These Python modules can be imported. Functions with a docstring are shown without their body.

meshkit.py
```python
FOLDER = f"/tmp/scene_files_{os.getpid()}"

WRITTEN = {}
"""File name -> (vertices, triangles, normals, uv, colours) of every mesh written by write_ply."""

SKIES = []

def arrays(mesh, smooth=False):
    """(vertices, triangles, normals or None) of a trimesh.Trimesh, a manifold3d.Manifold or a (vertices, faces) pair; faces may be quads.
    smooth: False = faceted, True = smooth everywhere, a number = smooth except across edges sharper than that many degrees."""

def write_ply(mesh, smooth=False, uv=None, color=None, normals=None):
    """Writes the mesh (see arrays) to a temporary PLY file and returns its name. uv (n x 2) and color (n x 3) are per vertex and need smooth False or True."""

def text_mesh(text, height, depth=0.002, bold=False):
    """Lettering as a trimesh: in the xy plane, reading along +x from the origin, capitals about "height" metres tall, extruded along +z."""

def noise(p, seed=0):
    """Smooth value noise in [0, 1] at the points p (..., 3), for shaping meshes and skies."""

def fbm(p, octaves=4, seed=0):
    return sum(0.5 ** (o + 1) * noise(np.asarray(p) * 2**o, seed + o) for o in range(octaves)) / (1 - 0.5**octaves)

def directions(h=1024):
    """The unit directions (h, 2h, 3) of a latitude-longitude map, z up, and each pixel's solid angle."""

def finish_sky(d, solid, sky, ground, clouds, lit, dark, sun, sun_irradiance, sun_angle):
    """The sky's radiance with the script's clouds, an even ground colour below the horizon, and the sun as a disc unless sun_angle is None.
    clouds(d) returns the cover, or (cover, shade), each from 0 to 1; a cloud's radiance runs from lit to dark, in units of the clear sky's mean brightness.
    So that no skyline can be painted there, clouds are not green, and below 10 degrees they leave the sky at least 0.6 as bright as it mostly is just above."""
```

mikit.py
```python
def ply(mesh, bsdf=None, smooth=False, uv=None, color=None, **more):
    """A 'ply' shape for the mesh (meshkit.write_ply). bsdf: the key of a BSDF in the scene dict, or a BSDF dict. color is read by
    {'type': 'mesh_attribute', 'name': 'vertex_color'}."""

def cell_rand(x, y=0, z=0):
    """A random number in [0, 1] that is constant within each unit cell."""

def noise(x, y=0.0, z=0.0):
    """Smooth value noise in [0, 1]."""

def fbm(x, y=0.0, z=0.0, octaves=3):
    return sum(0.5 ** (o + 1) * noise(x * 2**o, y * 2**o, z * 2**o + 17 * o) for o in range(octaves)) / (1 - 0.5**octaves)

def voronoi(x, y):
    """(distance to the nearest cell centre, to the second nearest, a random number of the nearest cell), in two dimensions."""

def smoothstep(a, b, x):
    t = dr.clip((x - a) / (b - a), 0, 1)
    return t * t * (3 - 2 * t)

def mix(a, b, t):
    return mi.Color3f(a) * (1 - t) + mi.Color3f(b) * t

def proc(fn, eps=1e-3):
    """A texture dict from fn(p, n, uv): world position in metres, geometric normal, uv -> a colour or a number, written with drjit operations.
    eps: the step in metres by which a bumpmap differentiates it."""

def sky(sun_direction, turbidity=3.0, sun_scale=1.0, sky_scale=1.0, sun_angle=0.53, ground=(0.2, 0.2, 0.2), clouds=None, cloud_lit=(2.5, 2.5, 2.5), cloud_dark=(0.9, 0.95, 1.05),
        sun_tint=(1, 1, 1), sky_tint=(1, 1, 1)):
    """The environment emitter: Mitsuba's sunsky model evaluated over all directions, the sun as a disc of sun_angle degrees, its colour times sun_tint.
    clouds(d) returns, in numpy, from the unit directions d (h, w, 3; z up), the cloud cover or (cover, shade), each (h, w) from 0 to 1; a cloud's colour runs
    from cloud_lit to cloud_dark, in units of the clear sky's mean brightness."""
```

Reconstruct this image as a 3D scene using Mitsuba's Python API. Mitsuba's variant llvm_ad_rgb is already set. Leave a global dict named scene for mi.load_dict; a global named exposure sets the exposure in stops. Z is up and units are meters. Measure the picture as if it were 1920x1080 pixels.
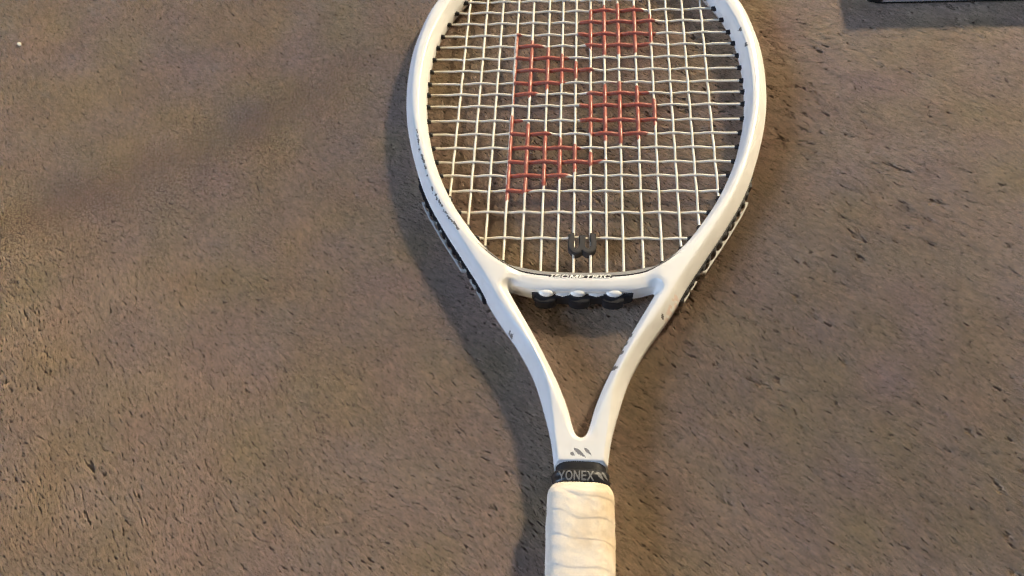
import math, random, numpy as np, trimesh, mitsuba as mi, drjit as dr, mikit, meshkit, manifold3d
from scipy.interpolate import CubicSpline
from scipy.spatial import Delaunay
from shapely.geometry import Polygon, LineString, Point, box as sbox
from shapely.ops import unary_union
from shapely import affinity, prepared
import shapely

rng = np.random.default_rng(7)
scene, labels = {}, {}
T = mi.ScalarTransform4f

# ------------------------------------------------------------------ camera, lights, exposure
MID = 0.0118                                   # height of the racket's middle plane above the carpet tips
pitch, roll, head = 1.04953829, -0.13652337, -0.17178002
D = np.array([math.sin(head)*math.cos(pitch), math.cos(head)*math.cos(pitch), -math.sin(pitch)])
R0 = np.array([math.cos(head), -math.sin(head), 0.0]); U0 = np.cross(R0, D)
UP = -math.sin(roll)*R0 + math.cos(roll)*U0
EYE = np.array([-0.0019025, -0.26175335, 0.44433696 + MID])
scene['camera'] = {'type': 'thinlens', 'fov': math.degrees(2*math.atan(960/1507)), 'fov_axis': 'x', 'near_clip': 0.02, 'far_clip': 30.0,
    'aperture_radius': 0.0011, 'focus_distance': 0.50,
    'to_world': T().look_at(origin=EYE.tolist(), target=(EYE + D).tolist(), up=UP.tolist())}
exposure = 0.0

def area_lamp(name, pos, target, w, h, rad, label, cat):
    scene[name] = {'type': 'rectangle', 'to_world': T().look_at(origin=list(pos), target=list(target), up=[0, 0, 1]) @ T().scale([w/2, h/2, 1]),
                   'emitter': {'type': 'area', 'radiance': {'type': 'rgb', 'value': list(rad)}}}
    labels[name] = {'label': label, 'category': cat}

KEY = np.array([0.9, 1.2, 1.0]); KEY = KEY/np.linalg.norm(KEY)*3.0
area_lamp('room_lamp', KEY, (0, 0.05, 0), 0.27, 0.27, (765, 638, 442), 'warm room lamp shining from beyond the head of the racket, out of view', 'lamp')
area_lamp('window_pane', (-2.05, -0.80, 1.25), (-0.1, 0.05, 0), 1.05, 0.95, (7.9, 10.8, 15.6), 'pale daylight window on the handle side of the room, out of view', 'window')
scene['room_light'] = {'type': 'constant', 'radiance': {'type': 'rgb', 'value': [0.052, 0.048, 0.046]}}

# ------------------------------------------------------------------ helpers
def sm(x, a, b):
    t = np.clip((x - a)/(b - a), 0, 1); return t*t*(3 - 2*t)

def tw(d):
    return {'type': 'twosided', 'bsdf': d}

def rgb(*c):
    return {'type': 'rgb', 'value': list(c)}

RACK = T().translate([-0.0006, -0.120, MID]) @ T().rotate([0, 0, 1], 0.28) @ T().translate([0, 0.120, 0])
CA, SA = math.cos(math.radians(0.28)), math.sin(math.radians(0.28))
def rl(p):                                      # world point (drjit) -> the racket's own millimetres
    x, y = p.x + 0.0006, p.y + 0.120
    return (x*CA + y*SA)*1000, (-x*SA + y*CA - 0.120)*1000, (p.z - MID)*1000

def put(key, mesh, bsdf, smooth=35, to=RACK, **kw):
    if isinstance(mesh, trimesh.Trimesh):
        mesh = trimesh.Trimesh(mesh.vertices, mesh.faces, process=False)
    k, i = key, 0
    while k in scene:
        i += 1; k = f'{key}_{i:03d}'
    d = mikit.ply(mesh, bsdf, smooth=smooth, **kw)
    if to is not None: d['to_world'] = to
    scene[k] = d
    return k

def mm(mesh):
    m = mesh.copy(); m.apply_scale(0.001); return m

def tube(points, radius, sides=8, cap=True):
    p = np.asarray(points, float); n = len(p)
    r = np.broadcast_to(np.asarray(radius, float), (n,))
    t = np.gradient(p, axis=0); t /= np.linalg.norm(t, axis=1, keepdims=True)
    ref = np.array([0, 0, 1.0]) if abs(t[0, 2]) < 0.9 else np.array([1.0, 0, 0])
    a = np.cross(t, ref); a /= np.linalg.norm(a, axis=1, keepdims=True); b = np.cross(t, a)
    ang = np.arange(sides)*2*np.pi/sides
    v = (p[:, None] + r[:, None, None]*(np.cos(ang)[None, :, None]*a[:, None] + np.sin(ang)[None, :, None]*b[:, None])).reshape(-1, 3)
    f = []
    for i in range(n - 1):
        for j in range(sides):
            q = (i*sides + j, i*sides + (j+1) % sides, (i+1)*sides + (j+1) % sides, (i+1)*sides + j)
            f += [(q[0], q[2], q[1]), (q[0], q[3], q[2])]
    if cap:
        v = np.vstack([v, p[0], p[-1]]); c0, c1 = len(v) - 2, len(v) - 1
        for j in range(sides):
            f += [(c0, j, (j+1) % sides), (c1, (n-1)*sides + (j+1) % sides, (n-1)*sides + j)]
    m = trimesh.Trimesh(v, f, process=False)
    if m.volume < 0: m.invert()
    return m

def loft(ys, fn, m=72):
    """rings fn(y, angle) -> (x, z) along y, closed at both ends"""
    th = np.arange(m)*2*np.pi/m
    V = []
    for y in ys:
        x, z = fn(y, th); V.append(np.stack([x, np.full(m, y) if np.ndim(y) == 0 else y, z], 1))
    v = np.vstack(V); n = len(ys); f = []
    i, j = np.meshgrid(np.arange(n-1), np.arange(m), indexing='ij')
    a, b, c, d = i*m + j, i*m + (j+1) % m, (i+1)*m + (j+1) % m, (i+1)*m + j
    f = np.vstack([np.stack([a, b, c], -1).reshape(-1, 3), np.stack([a, c, d], -1).reshape(-1, 3)])
    v = np.vstack([v, v[:m].mean(0), v[(n-1)*m:n*m].mean(0)])
    k = np.arange(m); c0, c1 = n*m, n*m + 1
    f = np.vstack([f, np.stack([np.full(m, c0), (k+1) % m, k], 1), np.stack([np.full(m, c1), (n-1)*m + k, (n-1)*m + (k+1) % m], 1)])
    M = trimesh.Trimesh(v, f, process=False)
    if M.volume < 0: M.invert()
    return M

def superell(th, a, b, n):
    c, s = np.cos(th), np.sin(th)
    return a*np.sign(c)*np.abs(c)**(2/n), b*np.sign(s)*np.abs(s)**(2/n)

def extrude(poly, z0, z1, bevel=0.0):
    """a polygon (mm) as a solid with rounded upper edge"""
    polys = getattr(poly, 'geoms', [poly]); out = []
    for g in polys:
        if g.is_empty or g.area < 0.05: continue
        steps = [(0, z0), (0, z1 - bevel)] if bevel else [(0, z0)]
        if not bevel:
            m = trimesh.creation.extrude_polygon(g, z1 - z0, engine='earcut'); m.apply_translation([0, 0, z0]); out.append(m); continue
        m = trimesh.creation.extrude_polygon(g, z1 - bevel - z0, engine='earcut'); m.apply_translation([0, 0, z0]); out.append(m)
        for k in range(3):
            ins = bevel*(1 - math.cos((k+1)/3*math.pi/2)); top = z1 - bevel + bevel*math.sin((k+1)/3*math.pi/2)
            h = g.buffer(-ins)
            for q in getattr(h, 'geoms', [h]):
                if q.is_empty or q.area < 0.05: continue
                m = trimesh.creation.extrude_polygon(q, top - z0 - 0.2, engine='earcut'); m.apply_translation([0, 0, z0 + 0.1]); out.append(m)
    return trimesh.util.concatenate(out)

def spline(pts, step=0.8):
    p = np.asarray(pts, float); s = np.r_[0, np.cumsum(np.linalg.norm(np.diff(p, axis=0), axis=1))]
    q = np.arange(0, s[-1], step); q = np.r_[q, s[-1]]
    return np.stack([CubicSpline(s, p[:, 0])(q), CubicSpline(s, p[:, 1])(q)], 1)

def seg_dist(x, y, pts):
    """distance (drjit) from x, y to a polyline"""
    best = None
    for (ax, ay), (bx, by) in zip(pts[:-1], pts[1:]):
        dx, dy = bx - ax, by - ay; L = dx*dx + dy*dy
        t = dr.clip(((x - ax)*dx + (y - ay)*dy)/L, 0, 1)
        d = dr.sqrt(dr.square(x - ax - t*dx) + dr.square(y - ay - t*dy))
        best = d if best is None else dr.minimum(best, d)
    return best

# ------------------------------------------------------------------ materials
CHIPS = [[(-117.7, 112), (-115, 99), (-111.5, 89.5), (-105.5, 72)], [(-101.5, 62), (-96.1, 51.0), (-89.3, 39.3), (-81.1, 28)]]
TICKS = [(-42.9, -46, 1.3), (-37.8, -63.0, 1.0), (-44.0, -43.5, 0.8), (116.0, 207, 1.4), (118.6, 191, 1.2), (29.6, -44.2, 1.5), (26.9, -50.2, 1.5), (24.0, -56.0, 1.3), (19.6, -67.3, 1.7), (49, -33, 0.8)]
def white_fn(p, n, uv):
    x, y, z = rl(p)
    c = mikit.mix((0.72, 0.715, 0.695), (0.69, 0.68, 0.655), mikit.smoothstep(0.45, 0.75, mikit.fbm(x*0.05, y*0.05, z*0.1, 4)))
    w = mi.Float(0.0)
    for pl in CHIPS:
        d = seg_dist(x + 1.6*(mikit.noise(x*0.3, y*0.3) - 0.5), y, pl)
        k = mikit.noise(x*0.55 + 9, y*0.38, 3.0)
        w = dr.maximum(w, mikit.smoothstep(0.85, 0.40, d + 1.1*(0.5 - mikit.noise(x*1.1, y*0.9, 6.0)))*mikit.smoothstep(0.30, 0.42, k)*0.95)
    for tx, ty, r in TICKS:
        d = dr.sqrt(dr.square(x - tx) + dr.square((y - ty)*0.6)) + 1.1*(mikit.noise(x*0.9, y*0.9, 5.0) - 0.5)
        w = dr.maximum(w, mikit.smoothstep(r, r*0.5, d))
    w = w*dr.select(z > 0.5, 1.0, 0.0)
    c = c*(1 - w) + mi.Color3f(0.13, 0.12, 0.11)*w
    # worn pinkish print on the outer side of the right arm
    d = seg_dist(x, y, [(57.5, -20), (52.0, -33.5)])
    pk = mikit.smoothstep(2.6, 1.2, d)*mikit.smoothstep(0.42, 0.58, mikit.noise(x*0.7, y*0.7, 2.0))*0.55
    c = c*(1 - pk) + mi.Color3f(0.72, 0.50, 0.38)*pk
    # scuffs: faint grey rubbing
    s = mikit.smoothstep(0.66, 0.80, mikit.noise(x*0.35, y*0.12, z*0.5))*0.12
    return c*(1 - s) + mi.Color3f(0.55, 0.53, 0.50)*s
scene['white_paint'] = tw({'type': 'principled', 'base_color': mikit.proc(white_fn), 'roughness': 0.30, 'specular': 0.5, 'clearcoat': 0.8, 'clearcoat_gloss': 0.93})
scene['white_plastic'] = tw({'type': 'principled', 'base_color': rgb(0.82, 0.81, 0.77), 'roughness': 0.22, 'specular': 0.6})

def circ(x, y, cx, cy, rx, ry):
    return dr.sqrt(dr.square((x - cx)/rx) + dr.square((y - cy)/ry)) - 1
def tri(x, y, pts):
    m = None
    for (ax, ay), (bx, by) in zip(pts, pts[1:] + pts[:1]):
        L = math.hypot(bx - ax, by - ay)
        d = ((x - ax)*(by - ay) - (y - ay)*(bx - ax))/L
        d = -d
        m = d if m is None else dr.maximum(m, d)
    return m                                     # < 0 inside a clockwise triangle
STENCIL = {}
def string_fn(p, n, uv):
    x, y, z = rl(p)
    jit = 0.9*(mikit.noise(x*0.5, y*0.5, 1.0) - 0.5)
    ink = mi.Float(0.0)
    for e in STENCIL['ovals']:
        ink = dr.maximum(ink, mikit.smoothstep(0.02, -0.02, circ(x + jit, y + jit, *e)))
    for t in STENCIL['wedges']:
        ink = dr.maximum(ink, mikit.smoothstep(0.4, -0.4, tri(x + jit, y + jit, t)))
    c = mikit.mix((0.72, 0.69, 0.60), (0.64, 0.61, 0.51), mikit.noise(x*0.15, y*0.15, 4.0))
    red = mikit.mix((0.36, 0.060, 0.040), (0.30, 0.085, 0.058), mikit.noise(x*0.4, y*0.4, 8.0))
    ink = ink*(0.86 + 0.14*mikit.noise(x*1.5, y*1.5, 2.0))
    return c*(1 - ink) + red*ink
scene['string_gut'] = tw({'type': 'principled', 'base_color': mikit.proc(string_fn), 'roughness': 0.35, 'specular': 0.5})
scene['black_plastic'] = tw({'type': 'principled', 'base_color': rgb(0.018, 0.018, 0.021), 'roughness': 0.32, 'specular': 0.5})
scene['black_rubber'] = tw({'type': 'principled', 'base_color': rgb(0.017, 0.017, 0.019), 'roughness': 0.38, 'specular': 0.5})
scene['damp_rubber'] = tw({'type': 'principled', 'base_color': rgb(0.034, 0.032, 0.034), 'roughness': 0.55, 'specular': 0.4})
scene['grey_strip'] = tw({'type': 'principled', 'base_color': rgb(0.24, 0.24, 0.245), 'roughness': 0.35, 'specular': 0.5})
scene['pale_plastic'] = tw({'type': 'principled', 'base_color': rgb(0.52, 0.51, 0.48), 'roughness': 0.22, 'specular': 0.6, 'spec_trans': 0.0})
scene['grey_print'] = tw({'type': 'principled', 'base_color': rgb(0.20, 0.20, 0.21), 'roughness': 0.4})
scene['pale_print'] = tw({'type': 'principled', 'base_color': rgb(0.15, 0.15, 0.15), 'roughness': 0.5})
def grip_fn(p, n, uv):
    x, y, z = rl(p)
    a = mikit.fbm(x*0.06, y*0.05, z*0.06, 4)
    c = mikit.mix((0.78, 0.69, 0.56), (0.66, 0.54, 0.39), mikit.smoothstep(0.38, 0.72, a + 0.010*x))
    g = mikit.smoothstep(0.55, 0.75, mikit.noise(x*0.13 + 3, y*0.10, 7.0))*0.35
    c = c*(1 - g) + mi.Color3f(0.70, 0.64, 0.57)*g
    f = mikit.noise(x*1.6, y*1.6, z*1.6)
    return c*(0.94 + 0.10*f)
def grip_bump(p, n, uv):
    x, y, z = rl(p)
    return 0.00010*mikit.noise(x*1.1, y*1.1, z*1.1) + 0.0009*mikit.fbm(x*0.16 + y*0.10, y*0.20, z*0.16, 3)
scene['grip_tape'] = tw({'type': 'bumpmap', 'arbitrary': mikit.proc(grip_bump, eps=3e-4), 'scale': 1.0,
    'bsdf': {'type': 'principled', 'base_color': mikit.proc(grip_fn), 'roughness': 0.55, 'specular': 0.4, 'sheen': 0.2}})
def case_fn(p, n, uv):
    return mikit.mix((0.50, 0.51, 0.52), (0.42, 0.43, 0.44), mikit.fbm(p.x*300, p.y*20, p.z*60, 3))
scene['grey_metal'] = tw({'type': 'principled', 'base_color': mikit.proc(case_fn), 'roughness': 0.35, 'metallic': 0.15})
scene['crumb_paper'] = tw({'type': 'diffuse', 'reflectance': rgb(0.72, 0.68, 0.56)})
scene['carpet_backing'] = tw({'type': 'diffuse', 'reflectance': rgb(0.215, 0.165, 0.12)})
scene['carpet_yarn'] = tw({'type': 'principled', 'base_color': {'type': 'mesh_attribute', 'name': 'vertex_color'}, 'roughness': 0.85, 'specular': 0.25, 'sheen': 0.35})

# ------------------------------------------------------------------ the carpet
def build_carpet():
    g = trimesh.creation.box([3.4, 3.4, 0.02]); g.apply_translation([0, 0.1, -0.0126])
    put('carpet', g, 'carpet_backing', smooth=False, to=None)
    labels['carpet'] = {'label': 'brown taupe cut pile carpet under the racket', 'category': 'carpet', 'kind': 'structure'}
    x0, x1, y0, y1, s = -0.63, 0.46, -0.26, 0.38, 0.00112
    nx, ny = int((x1 - x0)/s), int((y1 - y0)/s)
    X, Y = np.meshgrid(np.arange(nx), np.arange(ny)); X = X.ravel().astype(float) + 0.5*(Y.ravel() % 2); Y = Y.ravel().astype(float)
    X = x0 + (X + rng.normal(0, 0.24, X.size))*s; Y = y0 + (Y + rng.normal(0, 0.24, Y.size))*s
    P = np.stack([X, Y, 0*X], 1)
    big = meshkit.fbm(P*[9, 9, 1], 3, 1); med = meshkit.fbm(P*[60, 60, 1], 3, 2)
    # a coordinate frame along the nap: "a" along the lean, "b" across it
    turn = -0.78 + 0.40*(big - 0.5) + 0.16*(meshkit.noise(P*[26, 26, 1], 5) - 0.5)*2
    ca, sa = np.cos(-0.75), np.sin(-0.75)
    A, B = X*ca + Y*sa, -X*sa + Y*ca
    gap = meshkit.noise(np.stack([A*150, B*420, 0*A], 1), 11)
    gap2 = meshkit.noise(np.stack([A*90, B*260, 0*A], 1), 12)
    patch = meshkit.fbm(P*[14, 14, 1], 2, 9)
    hole = sm(gap + 0.45*(patch - 0.5) - 0.14*sm(-X, 0.0, 0.22) - 0.03*sm(Y, 0.0, 0.25)*sm(-X, 0.0, 0.3) + 0.05*sm(X, 0.0, 0.15), 0.82, 0.92)
    keep = rng.random(X.size) > 0.80*hole
    X, Y, P, big, med, turn, hole, gap2 = (q[keep] for q in (X, Y, P, big, med, turn, hole, gap2))
    n = X.size
    # soft shadow shaped into the pile: upright tufts in a band across the far left
    shadow_band = np.exp(-((Y - 0.112 - 0.60*(X + 0.298))/0.046)**2)*sm(-X, 0.12, 0.22)
    lean = 0.0066 + 0.0012*(med - 0.5) + 0.0006*rng.normal(size=n)
    height = 0.0036 + (0.0005*(meshkit.noise(P*[190, 190, 1], 3) - 0.5) + 0.0008*(gap2 - 0.5))*(1 - 0.75*sm(-X, 0.0, 0.25)) + 0.00013*rng.normal(size=n) - 0.0012*hole
    turn = turn + rng.normal(0, 0.24, n)
    root = np.stack([X, Y, np.full(n, -0.0040)], 1)
    dirn = np.stack([np.cos(turn), np.sin(turn), 0*X], 1)
    lean = lean*(1 - 0.66*shadow_band + 0.26*sm(Y - 0.112 - 0.60*(X + 0.298), 0.03, 0.12)*sm(-X, 0.12, 0.22)); height = height*(1 + 0.12*shadow_band)  # upright tufts make the shadow; flatter ones beyond it make the lit side
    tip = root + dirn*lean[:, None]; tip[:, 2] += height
    side = np.stack([-dirn[:, 1], dirn[:, 0], 0*X], 1)
    r0 = 0.00062 + 0.00010*rng.normal(size=n).clip(-1.5, 1.5)
    body = root + dirn*(0.22*lean)[:, None]; body[:, 2] += 0.55*height
    crest = body + dirn*(0.10*lean)[:, None]; crest[:, 2] += 0.30*height + 0.35*r0
    V = np.stack([body + side*r0[:, None], crest, body - side*r0[:, None], tip], 1)     # 4 vertices, two lit faces and an underside
    F = (np.arange(n)[:, None, None]*4 + np.array([(0, 3, 1), (1, 3, 2), (0, 1, 2)])[None]).reshape(-1, 3)
    base = np.array([0.465, 0.350, 0.262])
    tone = 1 + 0.17*rng.normal(size=n).clip(-2, 2) + 0.16*(med - 0.5)
    tint = np.stack([1 + 0.04*(big - 0.5), 1 + 0.06*(meshkit.noise(P*[40, 40, 1], 21) - 0.5), 1 + 0.22*(meshkit.noise(P*[34, 34, 1], 22) - 0.5)], 1)
    col = base*tone[:, None]*tint
    V = V.reshape(-1, 3)
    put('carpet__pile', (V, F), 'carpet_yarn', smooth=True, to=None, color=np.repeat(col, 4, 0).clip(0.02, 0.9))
    labels['carpet__pile'] = {'kind': 'stuff'}
    print('carpet tufts', n, 'triangles', len(F))
build_carpet()

# ------------------------------------------------------------------ the racket, in millimetres: x across, y along the shaft, z up from its middle plane
R_KEY = 'tennis_racket'
labels[R_KEY] = {'label': 'white tennis racket with red stencilled strings and cream grip lying on the carpet', 'category': 'tennis racket'}
OUT = [(14.9, -127), (15.8, -120), (17.7, -108), (20, -99), (22.6, -90), (25.7, -80), (29.2, -71), (34.5, -60.5), (39.5, -52), (45.5, -43.0), (53.3, -31.5), (59, -22), (64.2, -12.5), (69.8, -3.2), (75, 5), (80.8, 14.3),
       (87.6, 25), (95, 37.5), (101.5, 49), (107.3, 61), (112.4, 73.5), (116, 84), (119.5, 95), (123.3, 108.5), (126.9, 124), (129.6, 141), (131.2, 160), (131.5, 178), (130.4, 199), (127.7, 216), (123.2, 236), (116.5, 253), (105, 272.5), (88, 293), (64, 313.5), (34, 329), (0, 334)]
INN = [(0, -2.0), (16, -1.6), (31.5, 0.0), (45, 4.4), (54, 10.5), (62.5, 18.2), (69.3, 26), (76.3, 36), (83.8, 47.5), (90.8, 60), (98, 75.5), (103, 88.5), (106.7, 101), (110, 114), (112.7, 126.5), (114.5, 140), (115.8, 158), (115.7, 176), (114.6, 192), (112.4, 206.5), (107.2, 225.5), (102.2, 238.5), (96, 250.5), (85, 268.5), (68, 288), (45, 305), (20, 316.5), (0, 319)]
HOLE_SIDE = [(0, -110.0), (2.4, -108.9), (4.3, -105.2), (5.8, -100), (7.2, -94.5), (9.2, -88), (13.2, -77.5), (18.9, -65), (26.6, -49.5), (33.7, -36.3), (40.6, -24), (48.0, -11)]
HOLE_TOP = [(48.0, -11), (40, -12.2), (32, -14.2), (18, -15.4), (0, -15.6)]
def mirror(p):
    return np.vstack([p, (p*[-1, 1])[::-1]])
outer = Polygon(mirror(spline(OUT)))
inner = Polygon(mirror(spline(INN)))
throat = Polygon(mirror(np.vstack([spline(HOLE_SIDE), np.array(HOLE_TOP)[1:]]))).buffer(-2.2).buffer(2.2)
frame2d = outer.difference(inner).difference(throat).buffer(0)
outer_solid = outer

def half_height(x, y, d):
    """half thickness of the frame at a point d millimetres inside its outline"""
    bridge = sm(50 - np.abs(x), 0, 12)*sm(y, -22, -13)*sm(14 - y, 0, 8)
    plate = sm(-y, 80, 112)
    H = 10.4 - 2.8*bridge - 1.2*plate
    e = 2.4 + 3.5*bridge + 2.8*plate
    P = shapely.points(x, y)
    do = shapely.distance(P, OUT_B); d = np.minimum(d, do)
    di = shapely.distance(P, IN_B)
    def face(q, d0):
        t = np.clip(q/d0, 0, 1)
        return e + (H - e)*(1 - (1 - t)**1.3)
    z = np.minimum(face(do, 6.4 - 3.6*plate), face(di, 4.3 - 0.4*bridge - 1.5*plate))
    return z + 0.7*(1 - plate)*sm(np.minimum(do - 5.5, di - 3.5), 0, 4.0)

OUT_B = LineString(np.vstack([outer.exterior.coords]))
IN_B = unary_union([inner.exterior, throat.exterior])
ZF_B = frame2d.boundary
def top_z(x, y):
    x, y = np.asarray(x, float), np.asarray(y, float)
    return half_height(x, y, shapely.distance(shapely.points(x, y), ZF_B))

def resample(line, step):
    L = line.length; n = max(8, int(round(L/step)))
    return np.array([line.interpolate(t).coords[0] for t in np.arange(n)*L/n])

def build_frame():
    pts = []
    for k, d in enumerate([0, 0.45, 1.0, 1.7, 2.5, 3.3, 4.1, 4.7, 5.4, 6.2, 7.0, 8.5, 10.5, 13]):
        g = frame2d.buffer(-d) if d else frame2d
        for q in getattr(g, 'geoms', [g]):
            if q.is_empty: continue
            for ring in [q.exterior, *q.interiors]:
                pts.append(resample(ring, 0.9 if d < 1 else 1.15))
    P2 = np.vstack(pts); nb = sum(len(p) for p in pts[:3])
    P2 = P2[np.sort(np.unique(np.round(P2, 3), axis=0, return_index=True)[1])]
    tri_ = Delaunay(P2).simplices
    c = P2[tri_].mean(1)
    ok = shapely.contains_xy(frame2d, c[:, 0], c[:, 1])
    tri_ = tri_[ok]
    a = P2[tri_]; ar = (a[:, 1, 0]-a[:, 0, 0])*(a[:, 2, 1]-a[:, 0, 1]) - (a[:, 1, 1]-a[:, 0, 1])*(a[:, 2, 0]-a[:, 0, 0])
    tri_ = np.where((ar > 0)[:, None], tri_, tri_[:, ::-1])[np.abs(ar) > 1e-6]
    z = top_z(P2[:, 0], P2[:, 1]); n = len(P2)
    V = np.vstack([np.c_[P2, z], np.c_[P2, -z]])
    F = [tri_, tri_[:, ::-1] + n]
    e = np.vstack([tri_[:, [0, 1]], tri_[:, [1, 2]], tri_[:, [2, 0]]])
    und = {}
    for i, j in e: und[(min(i, j), max(i, j))] = und.get((min(i, j), max(i, j)), 0) + 1
    be = np.array([(i, j) for i, j in e if und[(min(i, j), max(i, j))] == 1])
    F += [np.stack([be[:, 1], be[:, 0], be[:, 0] + n], 1), np.stack([be[:, 1], be[:, 0] + n, be[:, 1] + n], 1)]
    return trimesh.Trimesh(V, np.vstack(F), process=False)
put(R_KEY + '__frame', mm(build_frame()), 'white_paint', smooth=32)

# strings
MAINS = [5.5, 15.9, 26.6, 39.2, 51.2, 63.7, 76.3, 90.5]
MAINS = [-m for m in MAINS[::-1]] + MAINS
CROSS = [27.8, 48.4, 66.0, 79.1, 91.0, 103.5, 116.1, 128.7, 142.6, 154.1, 165.0, 177.7, 190.2, 202.9, 214.8, 228.0, 240.5, 252.6, 265.2, 278.4, 292.5, 307.0]
RS, AMP = 0.86, 0.62
def pt(px):                                       # picture pixel -> racket millimetres, used only to note where the stencil lies
    return px
STENCIL['ovals'] = [(25.8, 219.6, 30.3, 28.2), (25.2, 135.7, 28.6, 29.0)]
STENCIL['wedges'] = [[(-51.5, 217), (9, 176.5), (-51.0, 144)], [(-51.7, 133), (17, 92.5), (-52.5, 57.0)]]
def inked(x, y):
    m = np.zeros(len(x), bool)
    for cx, cy, rx, ry in STENCIL['ovals']: m |= ((x - cx)/rx)**2 + ((y - cy)/ry)**2 < 1
    for t in STENCIL['wedges']: m |= shapely.contains_xy(Polygon(t), x, y)
    w = np.convolve(np.pad(m.astype(float), 1, mode='edge'), [0.25, 0.5, 0.25], 'valid')
    return RS*(1 + 0.68*w)
ends = []
srng = np.random.default_rng(3)
def weave(coords, others, parity):
    """height along one string: over and under its crossings"""
    idx = np.interp(coords, others, np.arange(len(others)), left=-1, right=len(others))
    lo, hi = coords < others[0], coords > others[-1]
    idx[lo] = np.maximum(-(others[0] - coords[lo])/12.0, -0.5); idx[hi] = len(others) - 1 + np.minimum((coords[hi] - others[-1])/12.0, 0.5)
    c = np.cos(np.pi*(idx + parity))
    return AMP*np.sign(c)*np.abs(c)**0.7
for i, x in enumerate(MAINS):
    g = inner.intersection(LineString([(x, -50), (x, 400)])); y0, y1 = g.bounds[1], g.bounds[3]
    y = np.arange(y0 - 3.0, y1 + 3.01, 1.6)
    wob = 0.04*np.cumsum(srng.normal(size=len(y)))/np.sqrt(len(y)); wob -= np.linspace(wob[0], wob[-1], len(y))
    z = weave(y, CROSS, i)*sm(np.minimum(y - y0, y1 - y), 0, 6)
    put(R_KEY + '__string', mm(tube(np.c_[x + wob, y, z], inked(0*y + x, y), 8)), 'string_gut', smooth=60)
    ends += [((x, y0), (0, 1)), ((x, y1), (0, -1))]
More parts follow.
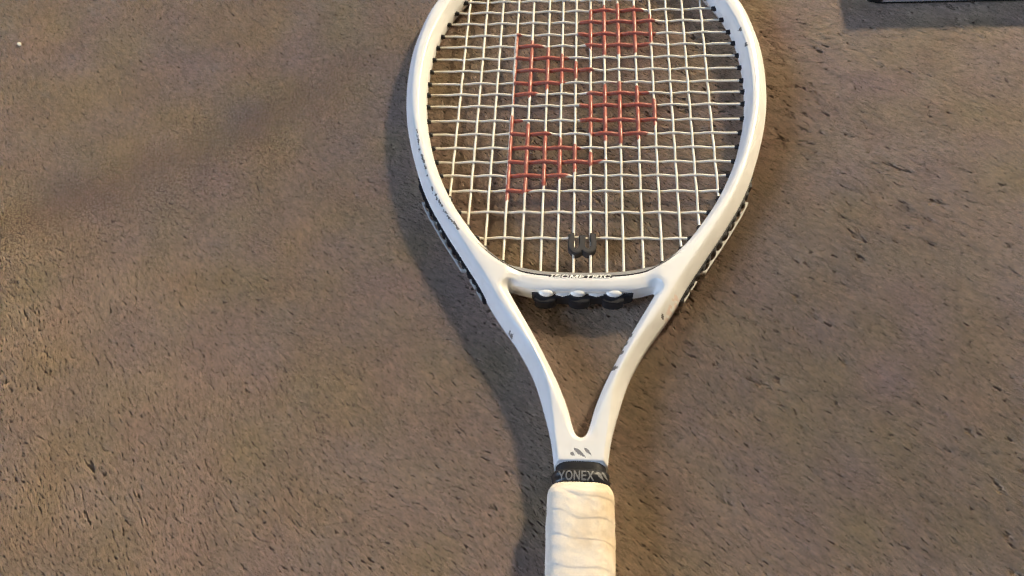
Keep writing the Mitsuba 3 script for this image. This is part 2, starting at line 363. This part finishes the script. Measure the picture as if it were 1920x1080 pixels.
for j, y in enumerate(CROSS):
    g = inner.intersection(LineString([(-200, y), (200, y)])); x0, x1 = g.bounds[0], g.bounds[2]
    x = np.arange(x0 - 3.0, x1 + 3.01, 1.6)
    wob = 0.08*(meshkit.noise(np.stack([x*0.06, 0*x + j*3.7, 0*x], 1), 4) - 0.5)*2
    z = weave(x, MAINS, j + 1)*sm(np.minimum(x - x0, x1 - x), 0, 6)
    put(R_KEY + '__string', mm(tube(np.c_[x, y + wob, z], inked(x, 0*x + y), 8)), 'string_gut', smooth=60)
    ends += [((x0, y), (1, 0)), ((x1, y), (-1, 0))]

# grommets: a short black sleeve round each string where it enters the frame
for (x, y), (dx, dy) in ends:
    L = 2.6 if dx else 1.6
    s_ = np.array([-1.5, 0.0, L*0.5, L, L + 0.25])
    put(R_KEY + '__grommet', mm(tube(np.c_[x + dx*s_, y + dy*s_, 0*s_ - 0.1], [2.1, 2.0, 1.75, 1.5, 1.15], 10)), 'black_plastic', smooth=50)

# outer grommet strips and their pale lips on both shoulders
oc = spline(OUT)
arc = np.r_[0, np.cumsum(np.linalg.norm(np.diff(oc, axis=0), axis=1))]
def between(y0, y1, x0=0, x1=200):
    return sbox(x0, y0, x1, y1)
sel = np.where((oc[:, 1] > -18) & (oc[:, 1] < 76))[0]
scal = [Point(*oc[i]).buffer(2.1) for i in sel[::9]]
scallop = unary_union([outer.buffer(0.8).intersection(between(-17, 76))] + scal).difference(outer.buffer(-2.0)).intersection(between(-20, 80, 20))
band = outer.buffer(3.9).difference(outer.buffer(0.3)).intersection(between(3, 58))
hol = []
sel2 = np.where((oc[:, 1] > 6) & (oc[:, 1] < 56))[0]
for i in sel2[4::11]:
    t_ = oc[i+1] - oc[i-1]; t_ /= np.linalg.norm(t_); nrm = np.array([t_[1], -t_[0]])
    e = affinity.rotate(affinity.scale(Point(0, 0).buffer(1), 3.6, 1.15), math.degrees(math.atan2(t_[1], t_[0])), origin=(0, 0))
    hol.append(affinity.translate(e, *(oc[i] + nrm*1.9)))
band = band.difference(unary_union(hol)).buffer(-0.35).buffer(0.35)
tail = unary_union([LineString(spline(OUT)[i:i+9] + [1.5, -1.1]).buffer(0.8) for i in np.where((oc[:, 1] > -17) & (oc[:, 1] < -2))[0][::12]])
for sx in (-1, 1):
    fl = lambda g: affinity.scale(g, sx, 1, origin=(0, 0))
    k = put(R_KEY + '__grommet_strip', mm(extrude(fl(scallop), -4.2, 2.2, 0.7)), 'black_plastic', smooth=40)
    put(k + '__lip', mm(extrude(fl(band), -3.6, -1.2, 0.6)), 'pale_plastic', smooth=40)
    put(k + '__lip', mm(extrude(fl(tail), -3.0, -0.8, 0.5)), 'pale_plastic', smooth=40)

# the scalloped black strip under the bridge, with three white nubs
bs = unary_union([Polygon([(-33, -12.5), (33, -12.5), (31, -16.5), (22, -19), (10, -18), (-1, -19.4), (-12, -18), (-22, -19.2), (-30, -16.5)])] + [affinity.scale(Point(x, -18.6).buffer(3.6), 1.9, 0.9) for x in (-23, -1.5, 19.5)]).buffer(-0.8).buffer(0.8)
kb = put(R_KEY + '__bridge_strip', mm(extrude(bs, -6.0, 2.6, 0.9)), 'black_plastic', smooth=40)
for x in (-22.0, -2.2, 20.2):
    m = trimesh.creation.icosphere(3, 1.0); v = m.vertices
    m.apply_transform(np.diag([5.2, 3.1, 2.4, 1])); m.apply_translation([x, -14.9, 3.6])
    put(kb + '__nub', mm(m), 'white_plastic', smooth=True)
for x in (-12, 9):
    put(kb + '__nub', mm(tube([(x - 4.5, -15.6, 2.0), (x, -16.4, 2.3), (x + 4.5, -15.6, 2.0)], [0.8, 1.2, 0.8], 10)), 'white_plastic', smooth=True)

# grey band with a black line along the inner top edge of the bridge
icv = spline(INN, 0.8); icv = mirror(icv[icv[:, 1] < 24])
iord = np.argsort(icv[:, 0]); icv = icv[iord]
icv = icv[np.r_[True, np.diff(icv[:, 0]) > 0.05]]
def inner_ribbon(x0, x1, da, db, lift, n=5):
    c = icv[(icv[:, 0] >= x0) & (icv[:, 0] <= x1)]
    t_ = np.gradient(c, axis=0); t_ /= np.linalg.norm(t_, axis=1, keepdims=True); nr = np.stack([t_[:, 1], -t_[:, 0]], 1)
    u = np.linspace(0, 1, len(c)); taper = sm(np.minimum(u, 1 - u), 0, 0.10)
    rows = []
    for k in range(n):
        d = da + (db - da)*(0.5 + (k/(n-1) - 0.5)*np.maximum(taper, 0.05))
        q = c + nr*d[:, None]
        rows.append(np.c_[q, top_z(q[:, 0], q[:, 1])])
    rows = np.array(rows); up = rows.copy(); up[..., 2] += lift; dn = rows.copy(); dn[..., 2] -= 0.5
    loop = np.concatenate([up, dn[::-1]], 0)                         # closed section, swept along x
    m_, L = loop.shape[:2]; v = loop.transpose(1, 0, 2).reshape(-1, 3); f = []
    i, j = np.meshgrid(np.arange(L-1), np.arange(m_), indexing='ij')
    a, b, cc, dd = i*m_ + j, i*m_ + (j+1) % m_, (i+1)*m_ + (j+1) % m_, (i+1)*m_ + j
    M = trimesh.Trimesh(v, np.vstack([np.stack([a, b, cc], -1).reshape(-1, 3), np.stack([a, cc, dd], -1).reshape(-1, 3)]), process=False)
    if M.volume < 0: M.invert()
    return M
ki = put(R_KEY + '__bridge_band', mm(inner_ribbon(-66, 62, 0.2, 3.3, 0.16)), 'grey_strip', smooth=40)
put(ki + '__line', mm(inner_ribbon(-66, 60, 3.3, 4.2, 0.24)), 'black_plastic', smooth=40)

def drape(mesh, zfun, lift):
    m = mesh.copy(); v = m.vertices; z = zfun(v[:, 0], v[:, 1]); zz = v[:, 2] - v[:, 2].min()
    v[:, 2] = z + lift*(zz > zz.max()*0.5) - 0.25*(zz <= zz.max()*0.5); m.vertices = v
    return m
def fine(m, e=0.7):
    v, f = trimesh.remesh.subdivide_to_size(m.vertices, m.faces, e); return trimesh.Trimesh(v, f, process=False)
# small lettering on the bridge
tx = meshkit.text_mesh('ISOMETRIC', 2.7, 0.4, bold=True); w = tx.bounds[1, 0] - tx.bounds[0, 0]
tx.apply_scale([38.0/w, 1, 1]); tx = fine(tx); v = tx.vertices.copy(); v[:, 0] -= tx.bounds[0, 0]; v[:, 0] += 0.35*v[:, 1]
v[:, 0] -= 20.5; v[:, 1] += -7.4 + 0.0011*v[:, 0]**2; tx.vertices = v
bgp = LineString([(x, -6.0 + 0.0011*x*x) for x in np.linspace(-20, 18, 30)]).buffer(1.0)
put(ki + '__letter_ground', mm(drape(fine(trimesh.creation.extrude_polygon(bgp, 0.4, engine='earcut'), 1.2), top_z, 0.26)), 'black_plastic', smooth=False)
put(ki + '__lettering', mm(drape(tx, top_z, 0.48)), 'white_plastic', smooth=False)

# emblem printed on the plate above the grip
def leaf(cx, cy, l, w, a):
    t = np.linspace(0, 1, 24); up = w*np.sin(np.pi*t**0.75)
    p = np.r_[np.c_[(t - .5)*l, up*0.5], np.c_[(t[::-1] - .5)*l, -up[::-1]*0.5]]
    return affinity.translate(affinity.rotate(Polygon(p).buffer(0), a, origin=(0, 0)), cx, cy)
em = unary_union([leaf(-0.6, -120.2, 8.6, 2.3, -38), leaf(3.9, -119.4, 6.2, 1.7, -46), leaf(-4.6, -121.0, 3.0, 2.1, -38)])
put(R_KEY + '__emblem', mm(drape(fine(trimesh.util.concatenate([trimesh.creation.extrude_polygon(g, 0.3, engine='earcut') for g in getattr(em, 'geoms', [em])])), top_z, 0.06)), 'grey_print', smooth=False)

# neck, rubber collar, grip, butt cap
put(R_KEY + '__neck', mm(loft(np.array([-124.5, -127.2, -130, -133]), lambda y, th: superell(th, 14.1, 8.6, 3.6))), 'black_rubber', smooth=40)
def collar_sec(y, th):
    u = (y + 133.7)/4.4; b = math.sqrt(max(0.0, 1 - abs(u)**3.2))
    a, c = superell(th, 13.6 + 2.5*b + 0.10*(-u), 8.8 + 2.9*b, 3.0)
    k = 1 + 0.016*np.sin(3*th + 1.1*y)*b + 0.010*np.sin(7*th - 0.8*y)*b
    return a*k, c*k
put(R_KEY + '__collar', mm(loft(np.linspace(-138.1, -129.3, 25), collar_sec, 144)), 'black_rubber', smooth=50)
def collar_top(x, y):
    u = (y + 133.7)/4.4; b = np.sqrt(np.maximum(0, 1 - np.abs(u)**3.2))
    A, C = 13.6 + 2.5*b, 8.8 + 2.9*b
    return C*np.maximum(0, 1 - np.minimum(np.abs(x)/A, 1)**3.0)**(1/3.0)*1.012
ct = meshkit.text_mesh('YONEX', 5.0, 0.4, bold=True); w = ct.bounds[1, 0] - ct.bounds[0, 0]; ct.apply_scale([19.5/w, 1, 1]); ct = fine(ct)
v = ct.vertices.copy(); v[:, 0] += -ct.bounds[0, 0] - 12.4; v[:, 1] += -136.2; ct.vertices = v
kc = R_KEY + '__collar'
put(kc + '__lettering', mm(drape(ct, collar_top, 0.22)), 'pale_print', smooth=False)
em2 = unary_union([leaf(10.6, -133.5, 6.0, 2.0, -48), leaf(13.2, -133.1, 5.6, 1.5, -52)])
put(kc + '__emblem', mm(drape(fine(trimesh.util.concatenate([trimesh.creation.extrude_polygon(g, 0.3, engine='earcut') for g in getattr(em2, 'geoms', [em2])])), collar_top, 0.2)), 'pale_print', smooth=False)
def grip_sec(y, th):
    e = sm(-y, 136.9, 143.6)**0.5
    a0, c0 = 15.6 + 3.1*e, 10.8 + 4.1*e
    x, z = superell(th, a0, c0, 2.9)
    ph = (y + 140.0)/13.0 + (np.pi - th)/(2*np.pi) + 0.05*np.sin(th*2) + 0.03*np.sin(5*th) + 0.34*(meshkit.noise(np.stack([0*x + y*0.07, x*0.09, 0*x], 1), 14) - 0.5)
    fr = ph - np.floor(ph)
    fr = 1 - fr; step = 0.28*fr**0.6*np.minimum(1, (1 - fr)/0.05)
    bump = 1.1*(meshkit.fbm(np.stack([x*0.12, 0*x + y*0.12, z*0.12], 1), 3, 6) - 0.5)
    k = 1 + (step + bump - 0.3)/17.0
    return x*k, z*k
put(R_KEY + '__grip', mm(loft(np.r_[np.linspace(-136.9, -143.6, 16), np.linspace(-144.0, -346, 520)], grip_sec, 160)), 'grip_tape', smooth=50)
put(R_KEY + '__butt_cap', mm(loft(np.array([-344, -346, -351, -352.5]), lambda y, th: superell(th, 19.2 - 1.2*(y < -352), 15.4 - 1.2*(y < -352), 3.0))), 'white_plastic', smooth=40)

# ------------------------------------------------------------------ the vibration dampener clipped on the two middle strings
wp = LineString(spline([(-8.6, 31.0), (-8.6, 24.0), (-7.6, 17.2), (-4.6, 15.0), (-1.4, 17.2), (0, 22.0), (0, 29.5)], 0.5)).buffer(2.35, cap_style='flat').union(LineString(spline([(8.6, 31.0), (8.6, 24.0), (7.6, 17.2), (4.6, 15.0), (1.4, 17.2), (0, 22.0), (0, 29.5)], 0.5)).buffer(2.35, cap_style='flat')).buffer(-0.5).buffer(0.5)
wp = affinity.scale(wp, 0.84, 0.86, origin=(0, 22.5))
put('vibration_dampener', mm(extrude(wp, -2.6, 3.6, 1.2)), 'damp_rubber', smooth=45)
labels['vibration_dampener'] = {'label': 'small black rubber dampener shaped like a letter W clipped on the lowest strings', 'category': 'vibration dampener'}

# ------------------------------------------------------------------ the grey case at the top right corner
def build_case():
    W, H_, Dp = 0.30, 0.026, 0.22
    def rbox(w, d, h, r):
        p = sbox(-w/2, -d/2, w/2, d/2).buffer(-r).buffer(r, 12)
        return p
    to = T().translate([0.219, 0.2547, 0.0]) @ T().rotate([0, 0, 1], 0.4)
    def part(key, poly, z0, z1, bev, mat):
        m = extrude(affinity.translate(poly, W/2*1000, Dp/2*1000), z0, z1, bev)
        put(key, mm(m), mat, smooth=40, to=to)
    k = 'metal_case'
    part(k + '__base', rbox(W*1000 - 2, Dp*1000 - 2, 0, 9), 1.0, 3.6, 0.6, 'black_plastic')
    part(k + '__body', rbox(W*1000 - 14, Dp*1000, 0, 3), 3.3, 25.0, 1.6, 'grey_metal')
    for s in (-1, 1):
        c = affinity.translate(sbox(-6, -Dp*500 - 0.6, 6, Dp*500 + 0.6).buffer(-2).buffer(2), s*(W*500 - 5), 0)
        part(k + '__corner_guard', c, 4.0, 26.0, 2.0, 'black_rubber')
    for fx in (-1, 1):
        for fy in (-1, 1):
            part(k + '__foot', affinity.translate(Point(0, 0).buffer(7), fx*(W*500 - 22), fy*(Dp*500 - 22)), -2.0, 1.6, 0.4, 'black_rubber')
    labels[k] = {'label': 'silver grey flat case with black ends at the top right edge of the picture', 'category': 'case'}
build_case()

# ------------------------------------------------------------------ a crumb on the carpet
cr = trimesh.creation.icosphere(2, 1.0); nv = meshkit.noise(cr.vertices*1.7 + 5, 8)
cr.vertices *= (0.6 + 0.7*nv)[:, None]; cr.apply_transform(np.diag([0.0026, 0.0015, 0.0011, 1]))
put('paper_crumb', cr, 'crumb_paper', smooth=True, to=T().translate([-0.4734, 0.2248, 0.0006]) @ T().rotate([0, 0, 1], -30))
labels['paper_crumb'] = {'label': 'tiny white crumb lying on the carpet near the top left corner', 'category': 'crumb'}
